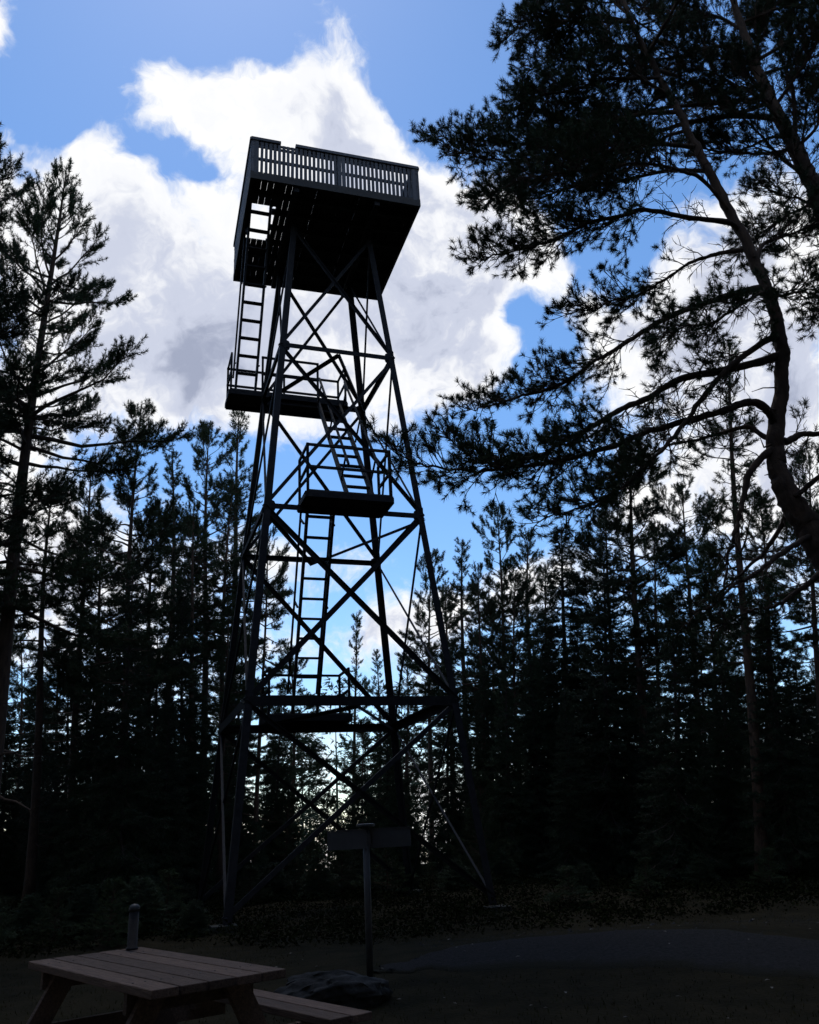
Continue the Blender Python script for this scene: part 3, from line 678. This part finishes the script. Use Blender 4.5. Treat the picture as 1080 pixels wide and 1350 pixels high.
# ---- the near pines at the right edge, limb by limb
def near_pine(name, label, trunk_px, limbs, auto, seed, Y0, base_uv):
    rg = np.random.default_rng(seed); rd = random.Random(seed)
    tp = np.array([at(u, v, Y) for u, v, Y, r in trunk_px]); tr_ = np.array([r for *_, r in trunk_px])
    foot = tp[0].copy(); foot[2] = float(gh(foot[0], foot[1]))
    root = empty(name, foot, 0, label, 'tree')
    def cr_spline(P, R, n):                 # Catmull-Rom
        P = np.asarray(P, float); Q = np.vstack([2 * P[0] - P[1], P, 2 * P[-1] - P[-2]]); out = []; ro = []
        for i in range(len(P) - 1):
            for j in range(n):
                t = j / n; p0, p1, p2, p3 = Q[i:i + 4]
                out.append(.5 * (2 * p1 + (p2 - p0) * t + (2 * p0 - 5 * p1 + 4 * p2 - p3) * t * t + (3 * p1 - p0 - 3 * p2 + p3) * t ** 3)); ro.append(R[i] * (1 - t) + R[i + 1] * t)
        return np.array(out + [P[-1]]), np.array(ro + [R[-1]])
    TP, TR = cr_spline(tp, tr_, 6)
    TP2 = TP + rg.normal(0, .008, TP.shape)
    TR = TR * .88; mb = MB(); TP3, TR3 = cr_spline(TP2, TR, 3); tube(mb, TP3 - foot, TR3, 18)
    vv = mb.v[-1]; ctr = np.repeat(TP3 - foot, 18, 0); mb.v[-1] = ctr + (vv - ctr) * (1 + rg.normal(0, .055, len(vv)))[:, None]     # flaky bark
    for _ in range(34):                                     # broken stubs
        j = rd.randrange(8, len(TP3) - 4); d = unit(rg.normal(size=3) + np.array([-.6, 0, .1])); l_ = rd.uniform(.05, .26)
        q0 = TP3[j] - foot; q1 = q0 + d * (TR3[j] + l_ * .6); tube(mb, [q0, q1, q1 + unit(d + rg.normal(0, .5, 3)) * l_ * .5], [.013, .009, .004], 4)
    mb.f = mb.f; mb.build('trunk', 'bark', root, True)
    SP, SD = [], []
    def twig(mbx, q, d, l2, live, dep=0):
        n = 4; P = [q]; dd = d.copy()
        for i in range(n):
            dd = unit(dd + rg.normal(0, .17, 3) + UPV * (.09 if live else -.04)); P.append(P[-1] + dd * l2 / n)
        P = np.array(P); r = .0045 + l2 * .008
        tube(mbx, (P if dep < 1 else P[[0, 2, 4]]) - foot, np.linspace(r, .0022, n + 1 if dep < 1 else 3), 3, False)
        if dep < 1:
            m_ = max(2, int(l2 / .070))
            for j in range(m_):
                t = .18 + .82 * (j + rd.random()) / m_; i = min(int(t * n), n - 1)
                b = P[i] + (P[i + 1] - P[i]) * (t * n - i); d1 = unit(P[i + 1] - P[i])
                d2 = rot_about(d1, unit(UPV + rg.normal(0, .5, 3)), rd.choice((-1, 1)) * math.radians(rd.uniform(28, 65)))
                lv = live and (t > .3 or rd.random() < .25)
                twig(mbx, b, d2, rd.uniform(.10, .26) * (1.1 - .4 * t) * (1 if lv else .8), lv, 1)
        if live:
            if dep == 1:
                SP.append(P[-1] - dd * .03); SD.append(unit(dd + UPV * .2))
                if l2 > .15 and rd.random() < .75: SP.append(P[2]); SD.append(unit(dd + rg.normal(0, .4, 3)))
            else:
                for _ in range(2): SP.append(P[-1]); SD.append(unit(dd + rg.normal(0, .3, 3)))
    def limb(P, r0, live0, dens=1.0, sc_=1.0):
        PP, RR = cr_spline(P, np.linspace(r0, .006, len(P)), 5)
        PP = PP + rg.normal(0, .012, PP.shape) * np.linspace(0, 1, len(PP))[:, None]; PP[0] = P[0]
        mbx = MB(); tube(mbx, PP - foot, RR * rg.uniform(.9, 1.12, len(RR)), 8)
        seg = np.linalg.norm(np.diff(PP, axis=0), axis=1); S = np.concatenate([[0], np.cumsum(seg)]); Ls = S[-1]
        s = .12 * Ls
        while s < Ls:
            t = s / Ls; i = min(np.searchsorted(S, s) - 1, len(PP) - 2); i = max(i, 0)
            q = PP[i] + (PP[i + 1] - PP[i]) * ((s - S[i]) / (seg[i] + 1e-9)); d = unit(PP[i + 1] - PP[i])
            live = t > live0 or rd.random() < .12
            l2 = (.62 * (1 - t) + .26) * rd.uniform(.55, 1.2) * sc_
            if not live: l2 *= .6
            d2 = rot_about(d, unit(UPV + rg.normal(0, .55, 3)), rd.choice((-1, 1)) * math.radians(rd.uniform(30, 72)))
            d2 = unit(d2 + UPV * rd.uniform(-.15, .25))
            twig(mbx, q, d2, l2, live)
            s += (.038 if live else .07) * rd.uniform(.6, 1.4) / dens
        twig(mbx, PP[-1], unit(PP[-1] - PP[-2]), .3, True)
        mbx.build('branch', 'bark', root, True)
    for px, dy, r0, live0, dens in limbs:
        j = int(np.argmin(np.linalg.norm(TP - at(px[0][0], px[0][1], Y0), axis=1)))
        n = len(px); pts = [TP[j]] + [at(u, v, TP[j][1] + dy * (i + 1) / (n - 1)) for i, (u, v) in enumerate(px[1:])]
        limb(np.array(pts), r0, live0, dens)
    for t0, t1, n, lmin, lmax, bias in auto:   # further limbs round the upper stem
        for i in range(n):
            t = t0 + (t1 - t0) * (i + rd.random()) / n; j = int(t * (len(TP) - 1)); p = TP[j]
            az = rd.uniform(0, 6.28); d = unit(np.array([math.cos(az), math.sin(az) * .9, .15]) + np.array(bias)); l = rd.uniform(lmin, lmax)
            P = [p]
            for q in range(5): d = unit(d + rg.normal(0, .14, 3) + UPV * .06); P.append(P[-1] + d * l / 5)
            limb(np.array(P), .012 + l * .011, .3, .8)
    SPa, SDa = np.array(SP), np.array(SD)
    V = needles(SPa - foot, SDa, 36, .055, .070, .0066, rg, (22, 108))
    link('crown', tri_mesh('crown', V, 'needle'), root)
    print('shoots', name, len(SPa)); return len(SPa)
trunkA = [(1150, 1215, 8.2, .25), (1143, 1000, 8.25, .21), (1118, 800, 8.35, .19), (1073, 706, 8.4, .165), (1037, 650, 8.45, .135), (1023, 591, 8.5, .105), (1029, 510, 8.5, .088), (1029, 446, 8.55, .085), (1010, 381, 8.6, .078),
          (983, 317, 8.65, .072), (946, 247, 8.7, .066), (913, 183, 8.75, .058), (876, 113, 8.8, .048), (844, 54, 8.8, .040), (822, 0, 8.8, .034), (796, -80, 8.8, .024), (775, -150, 8.8, .012)]
limbsA = [
    ([(1025, 566), (1016, 547), (1002, 533), (983, 531), (947, 544), (905, 555), (855, 569), (800, 590), (750, 605), (694, 614), (639, 622), (592, 619), (555, 611), (517, 594)], -1.0, .052, .5, 1.15),
    ([(1028, 474), (1002, 477), (947, 490), (899, 499), (855, 524), (816, 541), (780, 563), (750, 578), (717, 598), (667, 612), (622, 600), (590, 578)], -.6, .050, .5, 1.1),
    ([(1010, 381), (994, 381), (947, 394), (886, 416), (847, 438), (816, 458), (780, 480), (736, 508), (680, 525), (639, 536), (611, 544)], .5, .046, .45, 1.15),
    ([(1029, 444), (1012, 448), (974, 474), (947, 499), (922, 530), (899, 563), (872, 594), (835, 630), (794, 658), (750, 674), (718, 682)], -1.3, .042, .55, 1.0),
    ([(1024, 590), (1009, 576), (986, 563), (958, 569), (919, 580), (886, 586), (840, 606), (800, 640)], .9, .034, .5, .8),
    ([(1024, 598), (1008, 600), (988, 624), (980, 658), (972, 691), (961, 726), (956, 767), (948, 810)], -.5, .048, .8, .5),
    ([(1045, 660), (1035, 681), (1014, 720), (984, 750), (958, 773), (925, 800)], .4, .034, .75, .5),
    ([(1085, 706), (1060, 711), (1032, 729), (1002, 752), (970, 770), (946, 794), (905, 812)], -.9, .036, .75, .5),
    ([(1130, 740), (1079, 758), (1052, 779), (1026, 797), (987, 806), (940, 830)], -.3, .036, .75, .5),
    ([(1024, 590), (1038, 582), (1055, 573), (1079, 572), (1130, 580), (1180, 570)], .3, .055, .5, .9),
    ([(1037, 655), (1052, 652), (1076, 631), (1120, 600), (1160, 590)], -.6, .04, .4, .9),
    ([(975, 300), (960, 293), (909, 287), (850, 276), (819, 284), (774, 294), (741, 312), (706, 324), (666, 335), (633, 342)], -.7, .038, .35, 1.3),
    ([(986, 325), (960, 332), (944, 335), (909, 347), (879, 367), (850, 385), (800, 400), (745, 415)], .9, .032, .4, 1.1),
    ([(995, 345), (1005, 323), (1027, 314), (1078, 296), (1120, 285)], .5, .030, .3, 1.0),
    ([(1010, 385), (1030, 390), (1055, 385), (1090, 400)], -.7, .026, .1, 1.3),
    ([(913, 183), (870, 190), (819, 197), (782, 200), (736, 204), (690, 210), (640, 208), (596, 200)], -.4, .034, .2, 1.4),
    ([(890, 140), (850, 150), (800, 160), (740, 172), (690, 190), (640, 186), (605, 183), (572, 181)], .5, .032, .2, 1.3),
    ([(930, 215), (880, 225), (820, 238), (760, 246), (700, 262), (650, 258)], .9, .030, .2, 1.4),
    ([(860, 90), (800, 105), (750, 120), (705, 128), (668, 150)], -.6, .028, .15, 1.3),
    ([(844, 54), (800, 60), (750, 72), (715, 84), (690, 100)], .6, .024, .1, 1.4),
    ([(825, 10), (780, 20), (735, 32), (700, 30), (672, 44)], -.3, .022, .1, 1.4),
    ([(822, 0), (790, -12), (755, -10), (720, 2)], .5, .020, .1, 1.4),
    ([(960, 275), (930, 240), (900, 225), (850, 215), (800, 222), (745, 228), (690, 236), (640, 262)], -1.2, .028, .25, 1.3),
    ([(1010, 381), (980, 400), (940, 425), (905, 430), (870, 445)], -1.1, .022, .3, .8),
]
near_pine('pine_tree', 'large leaning near pine with S-curved trunk and long limbs reaching left', trunkA, limbsA, [(.70, .98, 13, .9, 2.0, (-.15, 0, .1))], 5, 8.6, None)
trunkB = [(1250, 1200, 9.3, .24), (1230, 900, 9.4, .20), (1170, 550, 9.5, .175), (1110, 350, 9.6, .150), (1078, 255, 9.6, .135), (1048, 195, 9.6, .115), (1022, 140, 9.65, .095), (998, 90, 9.7, .08), (980, 40, 9.7, .065), (960, -20, 9.7, .05), (930, -100, 9.7, .03), (915, -150, 9.7, .015)]
limbsB = [
    ([(1030, 158), (1005, 154), (960, 153), (915, 160), (870, 172), (819, 183), (782, 198), (736, 191), (690, 195)], .5, .050, .5, 1.1),
    ([(1020, 135), (998, 130), (938, 136), (879, 142), (820, 154), (760, 165), (720, 150), (690, 128)], -.6, .036, .4, 1.2),
    ([(1045, 188), (1020, 180), (985, 195), (950, 202), (915, 205)], .7, .028, .4, 1.0),
    ([(1050, 195), (1048, 150), (1042, 90), (1040, 30), (1046, -40)], .2, .045, .35, 1.1),
    ([(1075, 250), (1065, 270), (1035, 285), (1000, 310), (975, 330)], -.5, .026, .3, .9),
    ([(1075, 250), (1060, 200), (1062, 150), (1075, 110)], .3, .03, .4, .9),
    ([(1050, 195), (1075, 170), (1100, 120), (1120, 60)], -.5, .03, .15, 1.2),
    ([(1022, 140), (1050, 100), (1075, 60), (1085, 10)], -.8, .03, .15, 1.3),
    ([(1000, 95), (1000, 50), (1020, 10), (1030, -40)], .6, .03, .15, 1.3),
    ([(1035, 165), (1000, 115), (970, 85), (930, 60), (905, 20)], .9, .03, .2, 1.2),
    ([(990, 70), (950, 60), (900, 75), (850, 80), (800, 90)], -.8, .030, .2, 1.3),
    ([(978, 35), (940, 20), (890, 24), (840, 10)], .4, .028, .2, 1.3),
]
near_pine('pine_tree', 'second near pine, its thick stem crossing the upper right corner', trunkB, limbsB, [(.30, .97, 15, .9, 2.2, (-.05, 0, .1))], 6, 9.65, None)

# ------------------------------------------------------------------ far forest down the hill ahead; unseen trees round the camera added for shade
def forest():
    rg = np.random.default_rng(9); tris = []
    spots = []
    for i in range(520):
        a_ = rg.uniform(-math.pi, math.pi) if i % 5 else rg.uniform(-.6, .6)
        if abs(a_) < .62: r = rg.uniform(46, 80)
        else: r = rg.uniform(6.5 if abs(a_) > 1.9 else (13 if abs(a_) > 1.1 else 24), 34)  # out of view: set close in to darken the clearing
        x, y = r * math.sin(a_), r * math.cos(a_)
        if abs(a_) < .62: hh = rg.uniform(8, 11.5)
        else: hh = rg.uniform(14, 19)
        spots.append((x, y, hh))
    for x, y, hh in spots:
        g = float(gh(x, y)); n = 270 if abs(math.atan2(x, y)) < .62 else 120
        t = rg.uniform(.12, 1, n); R_ = (1 - t) ** .6 * hh * (.16 if abs(math.atan2(x, y)) < .62 else .19) + .15; an = rg.uniform(0, 6.283, n); rr = R_ * np.sqrt(rg.uniform(.1, 1, n))
        P = np.stack([x + rr * np.cos(an), y + rr * np.sin(an), g + t * hh], -1)
        Dd = np.stack([np.cos(an), np.sin(an), rg.uniform(-.3, .5, n)], -1); Dd /= np.linalg.norm(Dd, axis=1)[:, None]
        tris.append(needles(P, Dd, 4, .25, .42, .085, rg) if n > 150 else needles(P, Dd, 3, .3, .70, .30, rg))
        b = np.array([x, y, g - .5]); w = .13
        for q in range(3):
            a1, a2 = q * 2.094, (q + 1) * 2.094
            tris.append(np.array([[b + [w * math.cos(a1), w * math.sin(a1), 0], b + [w * math.cos(a2), w * math.sin(a2), 0], b + [0, 0, hh]]]))
    o = link('forest', tri_mesh('forest', np.concatenate(tris), 'needle2'))
    tag(o, 'far conifer forest ahead, with unseen nearer trees added all round to shade the clearing', 'forest', None, 'stuff')
forest()

# ------------------------------------------------------------------ grass and litter
def grass():
    rg = np.random.default_rng(3); n = 26000
    Y = 4.5 + rg.power(.8, n) * 12; X = rg.uniform(-.62, .72, n) * Y
    Zg = gh(X, Y); P = np.stack([X, Y, Zg - .005], -1)
    keep = ~((np.abs((X - 2.0) / 3.6) < 1) & (Y > 9.0) & (Y < 12.2) & (rg.random(n) < .93)); P = P[keep]; n = len(P)
    ln = rg.uniform(.015, .06, n)[:, None]; a_ = rg.uniform(0, 6.28, n)
    lean = np.stack([np.cos(a_), np.sin(a_), rg.uniform(.6, 2.2, n)], -1); lean /= np.linalg.norm(lean, axis=1)[:, None]
    W = np.stack([-np.sin(a_), np.cos(a_), np.zeros(n)], -1) * .004
    o = link('grass', tri_mesh('grass', np.stack([P - W, P + W, P + lean * ln], 1), 'grass'))
    tag(o, 'short sparse dry grass of the clearing', 'grass', None, 'stuff')
    mb = MB(); k = 55; Y = rg.uniform(6.5, 13, k); X = rg.uniform(-.2, .62, k) * Y
    for x, y in zip(X, Y):
        s = rg.uniform(.012, .035); a1 = rg.uniform(0, 6.28); z = float(gh(x, y)) + .022
        c, q = math.cos(a1) * s, math.sin(a1) * s
        mb.add([(x - c, y - q, z), (x + q * .5, y - c * .5, z + s * .3), (x + c, y + q, z + s * .2), (x - q * .5, y + c * .5, z + s * .35)], [(0, 1, 2), (0, 2, 3)])
    st = MB(); kk = 420; Ys = rg.uniform(9.6, 12.4, kk); Xs = rg.uniform(-.02, .42, kk) * Ys
    for x, y in zip(Xs, Ys):
        r_ = rg.uniform(.006, .02) * (1 + (rg.random() < .05)); z = float(gh(x, y)) + .015; a1 = rg.uniform(0, 6.28)
        q = [(x + r_ * math.cos(a1 + i * 1.571) * rg.uniform(.7, 1.2), y + r_ * math.sin(a1 + i * 1.571) * rg.uniform(.7, 1.2), z) for i in range(4)]
        st.add(q + [(x + r_ * .2, y, z + r_ * rg.uniform(.4, .9))], [(0, 1, 4), (1, 2, 4), (2, 3, 4), (3, 0, 4)])
    tag(st.build('gravel_stones', 'rock'), 'small loose stones on the gravel patch', 'stones', None, 'stuff')
    o = mb.build('leaf_litter', 'leaf'); tag(o, 'pale fallen leaves and chips scattered over the clearing', 'litter', None, 'stuff')
grass()
def shade_cover():                       # dark leaves added beyond the bare hump in place of the trees' shade
    rg = np.random.default_rng(12); n = 3600
    Y = rg.uniform(12.4, 27, n); X = rg.uniform(-.62, .66, n) * Y
    keep = (Y > 12.9 + .9 * np.sin(X * 1.1) * np.cos(X * .37 + 1)); X, Y = X[keep], Y[keep]; n = len(X)
    hgt = rg.uniform(.06, .26, n); m_ = 26
    P = np.stack([X, Y, gh(X, Y) - .01], -1); P = np.repeat(P, m_, 0); H = np.repeat(hgt, m_); K = len(P)
    P = P + np.stack([rg.normal(0, .13, K), rg.normal(0, .13, K), rg.uniform(0, 1, K) * H], -1)
    Dr = rg.normal(size=(K, 3)); Dr[:, 2] = np.abs(Dr[:, 2]) * .6; Dr /= np.linalg.norm(Dr, axis=1)[:, None]
    W = np.cross(Dr, rg.normal(size=(K, 3))); W /= np.linalg.norm(W, axis=1)[:, None]; l = rg.uniform(.03, .075, K)[:, None]
    o = link('shade_cover', tri_mesh('shade_cover', np.stack([P - W * l * .3, P + W * l * .3, P + Dr * l], 1), 'shadeleaf'))
    tag(o, 'dark leaf cover added on the forest floor round the tower for tree shade', 'ground cover', None, 'stuff')
shade_cover()
